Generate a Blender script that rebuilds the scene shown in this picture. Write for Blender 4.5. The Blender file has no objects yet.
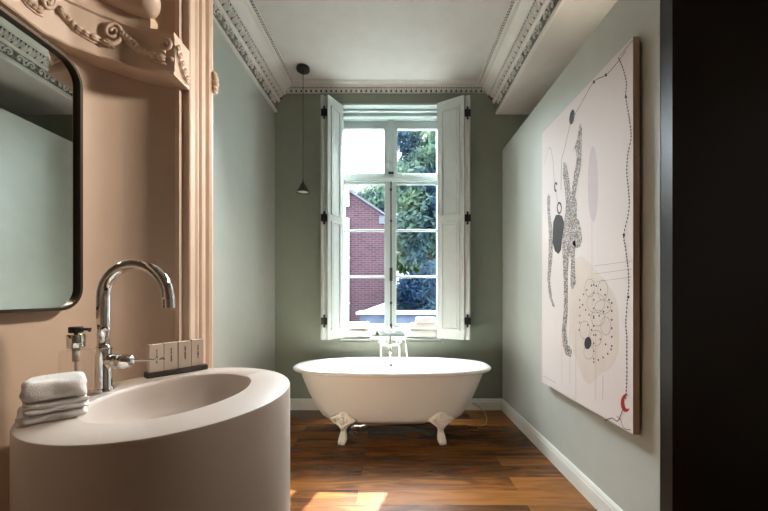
import bpy, bmesh, math, random
from mathutils import Vector, Matrix
C = bpy.context.scene
COL = C.collection
PI = math.pi

# ------------------------------------------------------------------ camera
F = 330.0                      # focal length in pixels of the 768 px wide frame
PX, PY = 391.0, 295.0          # principal point
CAMZ = 1.2
cd = bpy.data.cameras.new('camera')
cam = bpy.data.objects.new('camera', cd); COL.objects.link(cam)
cam.location = (0, 0, CAMZ); cam.rotation_euler = (PI/2, 0, 0)
cd.sensor_width = 36; cd.sensor_fit = 'HORIZONTAL'
cd.lens = F/768*36
cd.shift_x = -(PX-384)/768; cd.shift_y = (PY-255.5)/768
cd.clip_start = 0.02; cd.clip_end = 200
C.camera = cam

# ------------------------------------------------------------------ light
w = bpy.data.worlds.new('sky'); C.world = w; w.use_nodes = True
bg = w.node_tree.nodes['Background']
bg.inputs[0].default_value = (0.72, 0.86, 1.0, 1); bg.inputs[1].default_value = 2.2

def light(name, kind, loc, energy, color, rot=None, size=None, size_y=None, spread=None):
    d = bpy.data.lights.new(name, kind); d.energy = energy; d.color = color
    o = bpy.data.objects.new(name, d); COL.objects.link(o); o.location = loc
    if rot is not None: o.rotation_euler = rot
    if kind == 'AREA':
        d.shape = 'RECTANGLE'; d.size = size; d.size_y = size_y
        if spread: d.spread = spread
    return o

def aim(d):
    return Vector(d).to_track_quat('-Z', 'Y').to_euler()

s = light('sun', 'SUN', (3, 12, 12), 20.0, (1.0, 0.95, 0.88), aim((-0.30, -1, -0.985)))
s.data.angle = math.radians(0.6)
# sky portal in the bathroom window
p = light('window_sky_portal', 'AREA', (0, 3.86, 1.97), 1, (1, 1, 1), aim((0, -1, 0)), 1.1, 2.4)
p.data.cycles.is_portal = True
# daylight from the bathroom window (sky light falling in over the trees)
light('window_daylight', 'AREA', (-0.65, 4.45, 4.1), 1650, (0.86, 0.95, 1.0), aim((0.2, -1, -1.0)), 3.4, 1.8)
# added area light below the soffit, without a fitting, brightening basin and pink wall
light('soffit_fill', 'AREA', (1.44, 1.95, 2.95), 11, (1.0, 0.90, 0.79), aim((-2.3, -1.0, -2.0)), 0.5, 0.30, math.radians(75))
# added weak fill light inside the closed front room
light('front_room_fill', 'AREA', (2.2, 0.1, 1.5), 0.45, (1.0, 0.93, 0.85), aim((-1, 0.1, -.1)), 1.8, 1.8)
C.view_settings.view_transform = 'Standard'
C.view_settings.look = 'None'
C.view_settings.exposure = 0.96
C.view_settings.gamma = 1.0
C.view_settings.use_curve_mapping = False

# ------------------------------------------------------------------ helpers
def lin(c):
    out = []
    for v in c:
        v /= 255.0
        out.append(v/12.92 if v <= 0.04045 else ((v+0.055)/1.055)**2.4)
    return tuple(out) + (1.0,)

def P(px, py, Y):
    return Vector(((px-PX)*Y/F, Y, CAMZ-(py-PY)*Y/F))

def mat(name, rgb, rough=0.6, metal=0.0, rgb2=None, scale=8.0, bump=0.0, bscale=60.0, spec=None,
        coat=0.0, stretch=None, trans=0.0, ior=1.45):
    m = bpy.data.materials.new(name); m.use_nodes = True
    nt = m.node_tree; b = nt.nodes['Principled BSDF']
    b.inputs['Roughness'].default_value = rough; b.inputs['Metallic'].default_value = metal
    if spec is not None: b.inputs['Specular IOR Level'].default_value = spec
    if coat: b.inputs['Coat Weight'].default_value = coat; b.inputs['Coat Roughness'].default_value = 0.08
    if trans: b.inputs['Transmission Weight'].default_value = trans
    b.inputs['IOR'].default_value = ior
    tc = nt.nodes.new('ShaderNodeTexCoord'); mp = nt.nodes.new('ShaderNodeMapping')
    nt.links.new(tc.outputs['Object'], mp.inputs['Vector'])
    if stretch: mp.inputs['Scale'].default_value = stretch
    n = nt.nodes.new('ShaderNodeTexNoise'); n.inputs['Scale'].default_value = scale; n.inputs['Detail'].default_value = 3
    nt.links.new(mp.outputs[0], n.inputs['Vector'])
    r = nt.nodes.new('ShaderNodeValToRGB')
    c1 = lin(rgb); c2 = lin(rgb2) if rgb2 else tuple(v*0.95 for v in c1[:3])+(1,)
    r.color_ramp.elements[0].position = 0.35; r.color_ramp.elements[1].position = 0.65
    r.color_ramp.elements[0].color = c1; r.color_ramp.elements[1].color = c2
    nt.links.new(n.outputs['Fac'], r.inputs['Fac']); nt.links.new(r.outputs['Color'], b.inputs['Base Color'])
    if bump:
        n2 = nt.nodes.new('ShaderNodeTexNoise'); n2.inputs['Scale'].default_value = bscale; n2.inputs['Detail'].default_value = 3
        nt.links.new(mp.outputs[0], n2.inputs['Vector'])
        bp = nt.nodes.new('ShaderNodeBump'); bp.inputs['Strength'].default_value = bump; bp.inputs['Distance'].default_value = 0.004
        nt.links.new(n2.outputs['Fac'], bp.inputs['Height']); nt.links.new(bp.outputs[0], b.inputs['Normal'])
    return m

M = {}
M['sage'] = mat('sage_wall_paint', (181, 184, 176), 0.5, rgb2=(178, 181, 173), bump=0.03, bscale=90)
M['sage_back'] = mat('sage_back_wall', (136, 143, 129), 0.5, rgb2=(133, 140, 126), bump=0.03, bscale=90)  # the sage in a darker tone, used on the back wall only
M['pink'] = mat('pink_wall_paint', (216, 190, 166), 0.55, rgb2=(213, 187, 163), bump=0.03, bscale=90)
M['plaster'] = mat('pink_plaster', (220, 196, 174), 0.5, rgb2=(214, 189, 167), bump=0.06, bscale=70)
M['ceiling'] = mat('ceiling_paint', (196, 190, 184), 0.7)
M['soffit'] = mat('soffit_paint', (206, 198, 190), 0.7)
M['cornice'] = mat('cornice_plaster', (214, 208, 200), 0.6, bump=0.05, bscale=80)
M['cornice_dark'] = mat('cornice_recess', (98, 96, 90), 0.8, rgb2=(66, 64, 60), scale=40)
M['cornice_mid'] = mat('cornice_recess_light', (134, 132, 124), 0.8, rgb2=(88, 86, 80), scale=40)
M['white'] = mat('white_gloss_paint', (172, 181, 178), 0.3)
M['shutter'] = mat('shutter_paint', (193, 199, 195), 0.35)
M['base'] = mat('baseboard_paint', (220, 219, 211), 0.35)
M['dark'] = mat('dark_panel', (34, 30, 25), 0.4, rgb2=(30, 26, 22), scale=2)
M['black'] = mat('black_iron', (30, 28, 27), 0.45, 0.4)
M['frame'] = mat('mirror_frame_metal', (70, 60, 50), 0.4, 0.6)
M['chrome'] = mat('chrome', (238, 236, 233), 0.05, 1.0)
M['mirror'] = mat('mirror_silver', (225, 230, 226), 0.01, 1.0)
M['enamel'] = mat('tub_enamel', (240, 238, 232), 0.12, coat=0.3)
M['tubout'] = mat('tub_outer_paint', (230, 226, 219), 0.3, rgb2=(228, 224, 217))
M['foot'] = mat('claw_foot_paint', (246, 239, 226), 0.4, bump=0.25, bscale=90)
M['stone'] = mat('cast_stone', (198, 185, 174), 0.45, rgb2=(195, 182, 171), scale=5)
M['towel'] = mat('white_terry', (228, 223, 219), 0.95, rgb2=(220, 214, 209), scale=60, bump=0.5, bscale=420)
M['pump'] = mat('black_plastic', (42, 34, 30), 0.4)
M['tray'] = mat('dark_slate', (74, 66, 58), 0.6, rgb2=(60, 54, 48), scale=30)
M['carton'] = mat('grey_carton', (208, 190, 172), 0.6)
M['ink'] = mat('black_ink', (38, 33, 32), 0.7)
M['inksoft'] = mat('grey_ink', (150, 142, 138), 0.8)
M['canvas'] = mat('canvas_paint', (218, 208, 204), 0.8, rgb2=(214, 203, 200), scale=1.2, bump=0.05, bscale=300)
M['wash'] = mat('beige_wash', (214, 201, 191), 0.8)
M['mauve'] = mat('mauve_wash', (204, 190, 193), 0.8)
M['red'] = mat('red_ink', (158, 42, 26), 0.7)
M['canvas_side'] = mat('canvas_edge', (190, 168, 148), 0.8)
M['bronze'] = mat('pendant_bronze', (74, 66, 60), 0.4, 0.5)
M['diffuser'] = mat('pendant_inside', (246, 238, 230), 0.5)
M['cord'] = mat('pale_cord', (170, 130, 70), 0.5)
M['brass'] = mat('dark_iron', (46, 42, 38), 0.5, 0.5)
M['trunk'] = mat('bark', (78, 66, 54), 0.9, rgb2=(54, 46, 40), scale=20)
M['slate'] = mat('roof_slate', (120, 118, 130), 0.7)
M['awning'] = mat('white_boards', (236, 236, 238), 0.6)
M['pipe'] = mat('white_pipe', (236, 238, 240), 0.5)
M['ground'] = mat('courtyard_ground', (96, 104, 96), 0.9, rgb2=(70, 80, 72), scale=2)
M['slatewall'] = mat('dark_weathered_wall', (84, 92, 112), 0.8, rgb2=(64, 72, 94), scale=3)
M['rail'] = mat('grey_rail', (120, 132, 150), 0.6)

def mottled():
    m = bpy.data.materials.new('mottled_ink'); m.use_nodes = True
    nt = m.node_tree; b = nt.nodes['Principled BSDF']; b.inputs['Roughness'].default_value = 0.8
    tc = nt.nodes.new('ShaderNodeTexCoord')
    v = nt.nodes.new('ShaderNodeTexVoronoi'); v.inputs['Scale'].default_value = 110
    nt.links.new(tc.outputs['Object'], v.inputs['Vector'])
    r = nt.nodes.new('ShaderNodeValToRGB'); e = r.color_ramp.elements
    e[0].position = 0.18; e[0].color = lin((226, 216, 208)); e[1].position = 0.55; e[1].color = lin((120, 112, 108))
    nt.links.new(v.outputs['Distance'], r.inputs['Fac']); nt.links.new(r.outputs['Color'], b.inputs['Base Color'])
    return m
M['mottle'] = mottled()

def floor_mat():
    m = bpy.data.materials.new('oak_planks'); m.use_nodes = True
    nt = m.node_tree; b = nt.nodes['Principled BSDF']; L = nt.links
    tc = nt.nodes.new('ShaderNodeTexCoord')
    br = nt.nodes.new('ShaderNodeTexBrick'); br.offset = 0.37; br.offset_frequency = 2
    br.inputs['Scale'].default_value = 1; br.inputs['Brick Width'].default_value = 1.55; br.inputs['Row Height'].default_value = 0.145
    br.inputs['Mortar Size'].default_value = 0.0012; br.inputs['Mortar Smooth'].default_value = 0.3; br.inputs['Bias'].default_value = 0.0
    br.inputs['Color1'].default_value = (0, 0, 0, 1); br.inputs['Color2'].default_value = (1, 1, 1, 1); br.inputs['Mortar'].default_value = (0.1, 0.1, 0.1, 1)
    sh = nt.nodes.new('ShaderNodeMapping'); sh.inputs['Location'].default_value = (0.2, 0.0, 0)
    L.new(tc.outputs['Object'], sh.inputs['Vector']); L.new(sh.outputs[0], br.inputs['Vector'])
    mp = nt.nodes.new('ShaderNodeMapping'); mp.inputs['Scale'].default_value = (0.8, 6, 1)
    L.new(tc.outputs['Object'], mp.inputs['Vector'])
    # shift the grain per plank
    add = nt.nodes.new('ShaderNodeVectorMath'); add.operation = 'MULTIPLY_ADD'; add.inputs[1].default_value = (7, 7, 7)
    L.new(br.outputs['Color'], add.inputs[0]); L.new(mp.outputs[0], add.inputs[2])
    n = nt.nodes.new('ShaderNodeTexNoise'); n.inputs['Scale'].default_value = 2.6; n.inputs['Detail'].default_value = 7; n.inputs['Distortion'].default_value = 1.2
    L.new(add.outputs[0], n.inputs['Vector'])
    mix = nt.nodes.new('ShaderNodeMath'); mix.operation = 'MULTIPLY_ADD'; mix.inputs[1].default_value = 0.36
    sep = nt.nodes.new('ShaderNodeSeparateColor'); L.new(br.outputs['Color'], sep.inputs[0])
    L.new(sep.outputs[0], mix.inputs[0]); L.new(n.outputs['Fac'], mix.inputs[2])
    r = nt.nodes.new('ShaderNodeValToRGB'); e = r.color_ramp.elements
    e[0].position = 0.27; e[0].color = lin((50, 30, 13)); e[1].position = 0.92; e[1].color = lin((140, 88, 38))
    x = e.new(0.55); x.color = lin((90, 52, 20)); x = e.new(0.72); x.color = lin((122, 74, 28))
    L.new(mix.outputs[0], r.inputs['Fac'])
    mm = nt.nodes.new('ShaderNodeMix'); mm.data_type = 'RGBA'; mm.inputs['B'].default_value = lin((38, 26, 18))
    L.new(br.outputs['Fac'], mm.inputs['Factor']); L.new(r.outputs['Color'], mm.inputs['A']); L.new(mm.outputs['Result'], b.inputs['Base Color'])
    b.inputs['Roughness'].default_value = 0.27
    b.inputs['Specular IOR Level'].default_value = 0.4
    bp = nt.nodes.new('ShaderNodeBump'); bp.inputs['Strength'].default_value = 0.12; bp.inputs['Distance'].default_value = 0.003
    L.new(n.outputs['Fac'], bp.inputs['Height']); L.new(bp.outputs[0], b.inputs['Normal'])
    return m
M['floor'] = floor_mat()

def brick_mat():
    m = bpy.data.materials.new('red_brickwork'); m.use_nodes = True
    nt = m.node_tree; b = nt.nodes['Principled BSDF']; L = nt.links; b.inputs['Roughness'].default_value = 0.9
    tc = nt.nodes.new('ShaderNodeTexCoord'); mp = nt.nodes.new('ShaderNodeMapping'); mp.inputs['Rotation'].default_value = (PI/2, 0, 0)
    L.new(tc.outputs['Object'], mp.inputs['Vector'])
    br = nt.nodes.new('ShaderNodeTexBrick'); br.inputs['Scale'].default_value = 1
    br.inputs['Brick Width'].default_value = 0.21; br.inputs['Row Height'].default_value = 0.065; br.inputs['Mortar Size'].default_value = 0.008
    br.inputs['Color1'].default_value = lin((96, 62, 72)); br.inputs['Color2'].default_value = lin((76, 50, 63)); br.inputs['Mortar'].default_value = lin((112, 94, 98))
    L.new(mp.outputs[0], br.inputs['Vector']); L.new(br.outputs['Color'], b.inputs['Base Color'])
    return m
M['brick'] = brick_mat()

def leaf_mat(name, c1, c2):
    m = bpy.data.materials.new(name); m.use_nodes = True
    nt = m.node_tree; L = nt.links; b = nt.nodes['Principled BSDF']; b.inputs['Roughness'].default_value = 0.5
    tc = nt.nodes.new('ShaderNodeTexCoord'); n = nt.nodes.new('ShaderNodeTexNoise'); n.inputs['Scale'].default_value = 0.9
    n.inputs['Detail'].default_value = 5
    L.new(tc.outputs['Object'], n.inputs['Vector'])
    r = nt.nodes.new('ShaderNodeValToRGB'); e = r.color_ramp.elements
    e[0].position = 0.38; e[0].color = lin(c1); e[1].position = 0.66; e[1].color = lin(c2)
    L.new(n.outputs['Fac'], r.inputs['Fac']); L.new(r.outputs['Color'], b.inputs['Base Color'])
    t = nt.nodes.new('ShaderNodeBsdfTranslucent'); L.new(r.outputs['Color'], t.inputs['Color'])
    mx = nt.nodes.new('ShaderNodeMixShader'); mx.inputs[0].default_value = 0.35
    L.new(b.outputs[0], mx.inputs[1]); L.new(t.outputs[0], mx.inputs[2]); L.new(mx.outputs[0], nt.nodes['Material Output'].inputs[0])
    return m
M['leaf'] = leaf_mat('leaf_blue_green', (66, 96, 116), (150, 176, 142))  # blue haze and sky light tinted into the leaf colour
M['leaf2'] = leaf_mat('leaf_green', (84, 116, 84), (150, 172, 96))
M['leaf3'] = leaf_mat('leaf_deep_blue', (48, 74, 106), (104, 134, 140))  # same hazy blue tint put into the leaves, stronger

def pane_mat(name, gloss=0.06):
    m = bpy.data.materials.new(name); m.use_nodes = True
    nt = m.node_tree; L = nt.links
    for nn in list(nt.nodes):
        if nn.type == 'BSDF_PRINCIPLED': nt.nodes.remove(nn)
    t = nt.nodes.new('ShaderNodeBsdfTransparent'); g = nt.nodes.new('ShaderNodeBsdfGlossy'); g.inputs['Roughness'].default_value = 0.02
    lw = nt.nodes.new('ShaderNodeLayerWeight'); lw.inputs['Blend'].default_value = 0.25
    mu = nt.nodes.new('ShaderNodeMath'); mu.operation = 'MULTIPLY'; mu.inputs[1].default_value = gloss; L.new(lw.outputs['Facing'], mu.inputs[0])
    mx = nt.nodes.new('ShaderNodeMixShader'); L.new(mu.outputs[0], mx.inputs[0])
    L.new(t.outputs[0], mx.inputs[1]); L.new(g.outputs[0], mx.inputs[2]); L.new(mx.outputs[0], nt.nodes['Material Output'].inputs[0])
    return m
M['pane'] = pane_mat('window_glass')
M['bottle'] = pane_mat('bottle_glass', 0.45)
M['soap'] = mat('clear_soap', (236, 214, 196), 0.1, trans=1.0, ior=1.05)

def tagp(o, label=None, cat=None, group=None, kind=None):
    if label: o['label'] = label
    if cat: o['category'] = cat
    if group: o['group'] = group
    if kind: o['kind'] = kind
    return o

def obj(name, bm, m, parent=None, smooth=False, bevel=0, subsurf=0, angle=None):
    bmesh.ops.recalc_face_normals(bm, faces=bm.faces)
    me = bpy.data.meshes.new(name); bm.to_mesh(me); bm.free()
    for x in (m if isinstance(m, (list, tuple)) else [m]): me.materials.append(x)
    o = bpy.data.objects.new(name, me); COL.objects.link(o)
    if parent: 
        o.parent = parent
        o.matrix_parent_inverse = world_of(parent).inverted()
    if smooth:
        for f in me.polygons: f.use_smooth = True
        if angle:
            try: me.set_sharp_from_angle(angle=math.radians(angle))
            except Exception: pass
    if bevel:
        md = o.modifiers.new('bevel', 'BEVEL'); md.width = bevel; md.segments = 2; md.limit_method = 'ANGLE'
    if subsurf:
        md = o.modifiers.new('sub', 'SUBSURF'); md.levels = subsurf; md.render_levels = subsurf
    return o

def world_of(o):
    mtx = o.matrix_basis.copy()
    if o.parent: mtx = world_of(o.parent) @ o.matrix_parent_inverse @ mtx
    return mtx

def empty(name, loc, label=None, cat=None, group=None, kind=None, rz=0):
    o = bpy.data.objects.new(name, None); COL.objects.link(o); o.location = loc; o.rotation_euler = (0, 0, rz)
    o.empty_display_size = 0.1
    return tagp(o, label, cat, group, kind)

def B(): return bmesh.new()

def box(bm, x0, x1, y0, y1, z0, z1, mtx=None):
    vs = [Vector((x, y, z)) for z in (z0, z1) for y in (y0, y1) for x in (x0, x1)]
    if mtx: vs = [mtx @ v for v in vs]
    v = [bm.verts.new(c) for c in vs]
    for f in ((0,1,3,2),(4,6,7,5),(0,4,5,1),(2,3,7,6),(0,2,6,4),(1,5,7,3)): bm.faces.new([v[i] for i in f])
    return bm

def loft(bm, rings, cap0=True, cap1=True, closed=True, loop=False, mi=0):
    R = [[bm.verts.new(Vector(c)) for c in r] for r in rings]
    n = len(R[0])
    pairs = list(zip(R[:-1], R[1:])) + ([(R[-1], R[0])] if loop else [])
    for a, b in pairs:
        for i in range(n if closed else n-1):
            j = (i+1) % n
            try: f = bm.faces.new((a[i], a[j], b[j], b[i])); f.material_index = mi
            except ValueError: pass
    if not loop:
        if cap0 and closed: bm.faces.new(R[0]).material_index = mi
        if cap1 and closed: bm.faces.new(R[-1][::-1]).material_index = mi
    return bm

def tube(bm, pts, r, n=10, closed=False, up=None):
    pts = [Vector(q) for q in pts]; k = len(pts)
    rad = r if isinstance(r, (list, tuple)) else [r]*k
    rings = []; nrm = None
    for i in range(k):
        a = pts[i-1] if (i > 0 or closed) else pts[i]; b = pts[(i+1) % k] if (i < k-1 or closed) else pts[i]
        t = (b-a).normalized()
        if nrm is None:
            nrm = t.orthogonal().normalized() if up is None else Vector(up)
        nrm = (nrm - t*nrm.dot(t)).normalized()
        bi = t.cross(nrm)
        rings.append([pts[i] + (nrm*math.cos(2*PI*j/n) + bi*math.sin(2*PI*j/n))*rad[i] for j in range(n)])
    return loft(bm, rings, loop=closed)

def lathe(bm, prof, c=(0, 0, 0), axis='Z', n=24, mtx=None):
    c = Vector(c); rings = []
    for r, z in prof:
        ring = []
        for j in range(n):
            a = 2*PI*j/n; r2 = max(r, 1e-4)
            q = {'Z': Vector((r2*math.cos(a), r2*math.sin(a), z)), 'X': Vector((z, r2*math.cos(a), r2*math.sin(a))),
                 'Y': Vector((r2*math.cos(a), z, r2*math.sin(a)))}[axis]
            if mtx: q = mtx @ q
            ring.append(c + q)
        rings.append(ring)
    return loft(bm, rings)

def ball(bm, c, r, u=10, v=6, mtx=None):
    rr = Vector(r) if not isinstance(r, (int, float)) else Vector((r, r, r))
    rings = []
    for i in range(v+1):
        ph = -PI/2 + PI*i/v; q = max(math.cos(ph), 0.02)
        ring = []
        for j in range(u):
            a = 2*PI*j/u
            d = Vector((rr.x*q*math.cos(a), rr.y*q*math.sin(a), rr.z*math.sin(ph)))
            if mtx: d = mtx @ d
            ring.append(Vector(c)+d)
        rings.append(ring)
    return loft(bm, rings)

def prism(bm, poly, axis, a, b):
    def mk(p, t):
        return {'Z': (p[0], p[1], t), 'Y': (p[0], t, p[1]), 'X': (t, p[0], p[1])}[axis]
    return loft(bm, [[mk(q, a) for q in poly], [mk(q, b) for q in poly]])

def arc(cx, cy, r, a0, a1, n):
    return [(cx+r*math.cos(math.radians(a0+(a1-a0)*i/n)), cy+r*math.sin(math.radians(a0+(a1-a0)*i/n))) for i in range(n+1)]

def copy_tree(o, parent=None):
    c = o.copy(); COL.objects.link(c)
    if parent: c.parent = parent
    for ch in list(o.children): copy_tree(ch, c)
    return c

# ------------------------------------------------------------------ room dimensions
YB = 3.455           # back wall
XR = 1.167           # partition carrying the painting
ZP = 2.718           # top of that partition
ZC = 3.39            # ceiling
XP = -1.03           # pink wall
YP = 1.28            # front of the plaster jamb
XS = 1.116           # inner face of the dropped soffit
ZS = 3.089
XFAR = 2.3
YREAR = -2.5
def xl(y): return -1.2145 + (y-YB)*0.0303     # sage wall is slightly out of square
WX0, WX1, WZ0, WZ1 = -0.53, 0.53, 0.744, 3.19  # window opening

def structure(name, bm, m, label, cat, **k):
    return tagp(obj(name, bm, m, **k), label, cat, kind='structure')

b = B(); box(b, -1.5, XFAR, YREAR, YB+0.4, -0.08, 0)
structure('floor', b, M['floor'], 'dark brown oak plank floor running under the bathtub', 'floor')
b = B(); box(b, -1.5, XFAR+0.1, YREAR, YB+0.4, ZC, ZC+0.08)
structure('ceiling', b, M['ceiling'], 'flat off-white ceiling between the cornices', 'ceiling')
# back wall with window opening
b = B()
YO = YB+0.40
for x0, x1, z0, z1 in ((-1.5, WX0, 0, ZC), (WX1, XFAR+0.1, 0, ZC), (WX0, WX1, 0, WZ0-0.03), (WX0, WX1, WZ1, ZC)):
    box(b, x0, x1, YB, YO, z0, z1)
structure('wall_back', b, M['sage_back'], 'grey-green wall around the tall window behind the bathtub', 'wall')
# left sage wall
b = B(); prism(b, [(xl(YP+0.1), YP+0.1), (xl(YB), YB), (xl(YB)-0.15, YB), (xl(YP+0.1)-0.15, YP+0.1)], 'Z', 0, ZC)
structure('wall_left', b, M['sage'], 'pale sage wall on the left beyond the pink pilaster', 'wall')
# partition on the right
b = B(); box(b, XR, XR+0.10, 1.432, YB, 0, ZP)
structure('wall_right', b, M['sage'], 'part-height sage partition on which the large painting hangs', 'wall')
b = B(); box(b, XR+0.001, XFAR+0.1, 1.37, 1.431, 0, ZC)
structure('wall_front_right', b, M['dark'], 'tall dark brown wall panel at the right edge', 'wall')
b = B(); box(b, XFAR, XFAR+0.1, YREAR, YB, 0, ZC)
structure('wall_far_right', b, M['sage'], 'sage wall behind the part-height partition', 'wall')
# soffit
b = B(); box(b, XS, XFAR, 1.432, YB, ZS, ZC)
structure('soffit', b, M['soffit'], 'off-white dropped soffit above the painting', 'soffit')
# pink wall
WALLPLAN = [(XP, YREAR), (XP, 1.06), (-1.022, 1.10), (-.997, 1.15), (-.957, 1.19), (-.905, 1.227), (-.86, 1.25), (-.82, 1.265)]
b = B(); prism(b, WALLPLAN + [(-.82, YP+.1), (XP-.14, YP+.1), (XP-.14, YREAR)], 'Z', 0, ZC)
structure('wall_pink', b, M['pink'], 'pink painted wall behind the washbasin and mirror, curving towards the pilaster', 'wall', smooth=True, angle=40)
# closed rear wall (behind the viewer)
b = B(); box(b, XP, XFAR, YREAR-0.1, YREAR, 0, ZC)
structure('wall_rear', b, M['pink'], 'plain pink wall opposite the bathtub', 'wall')

# plaster jamb (pilaster) : vertical moulding profile in plan
prof = [(168, 0), (170, 0), (170.5, .018), (174.5, .020), (175, .004), (177.6, .004), (178, .028), (182.6, .030), (183.2, .012), (187, .010), (189.3, .012)]
def jx(px): return (px-PX)*(YP-0.01)/F
poly = [(jx(px), YP-d) for px, d in prof]
# reeded reveal running back into the bathroom
XV = -.775
for y, d in ((1.272, -.004), (1.276, 0), (1.300, .002), (1.304, -.008), (1.312, -.004), (1.322, .002), (1.332, -.002), (1.338, -.009), (1.346, -.009), (1.352, 0), (1.362, .002),
             (1.370, -.005), (1.374, -.011), (1.390, -.010), (1.396, -.014), (1.402, -.022), (1.418, -.022), (1.424, -.010), (1.436, -.004), (1.446, -.004), (1.450, -.010)):
    poly.append((XV+d, y))
poly += [(XV-.09, 1.452), (jx(168)-.05, 1.452), (jx(168)-.05, YP+.02)]
b = B(); prism(b, poly, 'Z', 0, ZC)
structure('trim_1', b, M['plaster'], 'pink fluted plaster pilaster at the end of the pink wall', 'pilaster')
b = B(); box(b, -1.5, -.86, YP+0.1, YP+0.16, 0, ZC)
structure('wall_return', b, M['sage'], 'sage return wall behind the pink pilaster', 'wall')
# small carved knop on the pilaster edge
b = B()
k = P(214.5, 84, 1.45)
for dz, r in ((0.055, .012), (0.03, .018), (0.0, .022), (-0.03, .016), (-0.05, .010)):
    ball(b, (k.x+0.004, 1.448, k.z+dz*.75), (r*.75, .016, r*0.7))
tagp(obj('carved_knop', b, M['plaster'], smooth=True), 'small carved pink knop on the edge of the pilaster', 'ornament', kind='structure')

# ------------------------------------------------------------------ cornices
CPROF = [(0, 0), (.020, 0), (.024, .014), (.020, .030), (.010, .034), (.012, .042), (.032, .105), (.042, .108), (.050, .114), (.052, .124),
         (.060, .128), (.098, .180), (.106, .184), (.108, .192), (.112, .194), (.140, .222), (.166, .236), (.172, .236), (.173, .246),
         (.186, .248), (.188, .257), (.200, .262), (.222, .268), (.226, .272), (.226, .28)]
BPROF = [(0, 0), (.012, 0), (.014, .008), (.040, .040), (.046, .042), (.048, .050), (.058, .052), (.060, .060), (.084, .066), (.086, .072), (.094, .074), (.094, .08)]

def sweep_cornice(profile, fn, s0, s1, top):
    b = B()
    pr = profile + [(0, top)]
    loft(b, [[fn(s0, q, z) for q, z in pr], [fn(s1, q, z) for q, z in pr]])
    return b

def scroll(b, fr, s, size, flip):
    # an acanthus-like C scroll built on a moving frame: fr(s, u, d): s along, u across the band, d outwards
    pts = []
    for i in range(9):
        a = math.radians(-30 + 300*i/8); r = size*(0.42-0.026*i)
        pts.append(fr(s + flip*r*math.cos(a)*1.1, r*math.sin(a), 0.004+size*0.05))
    tube(b, pts, [size*0.11]*9, 5)
    c = fr(s, 0, 0.005); ball(b, c, size*0.12, 6, 4)
    for q in (-1, 1):
        c1 = fr(s + flip*size*0.55, q*size*0.20, 0.003); c2 = fr(s + flip*size*0.85, q*size*0.36, 0.003)
        tube(b, [c1, (c1+c2)/2, c2], [size*0.05, size*0.13, size*0.03], 5)

def leafdart(b, fr, s, size):
    # upright leaf with a split lip
    for q in (-0.2, 0, 0.2):
        a = fr(s + q*size, -size*0.5, 0.002); m_ = fr(s + q*size*1.6, size*0.1, 0.010); e = fr(s + q*size*1.9, size*0.48, 0.006)
        tube(b, [a, m_, e], [size*0.10, size*0.15, size*0.06], 5)
    c = fr(s + size*0.5, 0.1*size, 0.004); ball(b, c, size*0.14, 6, 4)

def band_frame(fn, p0, p1):
    (q0, z0), (q1, z1) = p0, p1
    L_ = math.hypot(q1-q0, z1-z0); ux, uz = (q1-q0)/L_, (z1-z0)/L_; nx, nz = uz, -ux
    cq, cz = (q0+q1)/2, (z0+z1)/2
    def fr(s, u, d): return Vector(fn(s, cq+ux*u+nx*d, cz+uz*u+nz*d))
    return fr, L_

def cornice(name, profile, fn, s0, s1, top, bands, label):
    o = structure(name, sweep_cornice(profile, fn, s0, s1, top), M['cornice'], label, 'cornice')
    for kind, p0, p1, step in bands:
        fr, L_ = band_frame(fn, p0, p1)
        # ground strip of the carved band, coloured darker to deepen the relief
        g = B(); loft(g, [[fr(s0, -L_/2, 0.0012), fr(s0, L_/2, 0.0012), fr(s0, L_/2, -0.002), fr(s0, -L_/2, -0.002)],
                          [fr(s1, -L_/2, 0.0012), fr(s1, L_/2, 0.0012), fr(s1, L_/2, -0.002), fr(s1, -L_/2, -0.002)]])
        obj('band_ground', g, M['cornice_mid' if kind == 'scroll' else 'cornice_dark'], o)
        b = B(); n = int((s1-s0)/step)
        for i in range(n):
            s = s0 + (i+0.5)*step
            if kind == 'scroll': scroll(b, fr, s, L_*1.0, 1 if i % 2 else -1)
            else: leafdart(b, fr, s, L_)
        obj('carved_band', b, M['cornice'], o, smooth=True)
    return o

BANDS = [('scroll', (.012, .042), (.032, .105), .085), ('leaf', (.060, .128), (.098, .180), .058), ('leaf', (.202, .263), (.222, .268), .026)]
def f_left(s, q, z): return (xl(s)+q, s, 3.11+z)
cornice('trim_2', CPROF, f_left, 1.45, YB, 0.28, BANDS, 'deep carved plaster cornice above the pale left wall')
def f_right(s, q, z): return (XS-q, s, ZS+z*1.075)
cornice('trim_3', CPROF, f_right, 1.432, YB, 0.28, BANDS, 'deep carved plaster cornice along the soffit on the right')
def f_back(s, q, z): return (s, YB-q, 3.31+z)
cornice('trim_4', BPROF, f_back, xl(YB)+0.02, XS-0.002, 0.08, [('leaf', (.013, .006), (.042, .043), .052)], 'narrow leaf-carved cornice above the window wall')

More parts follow.
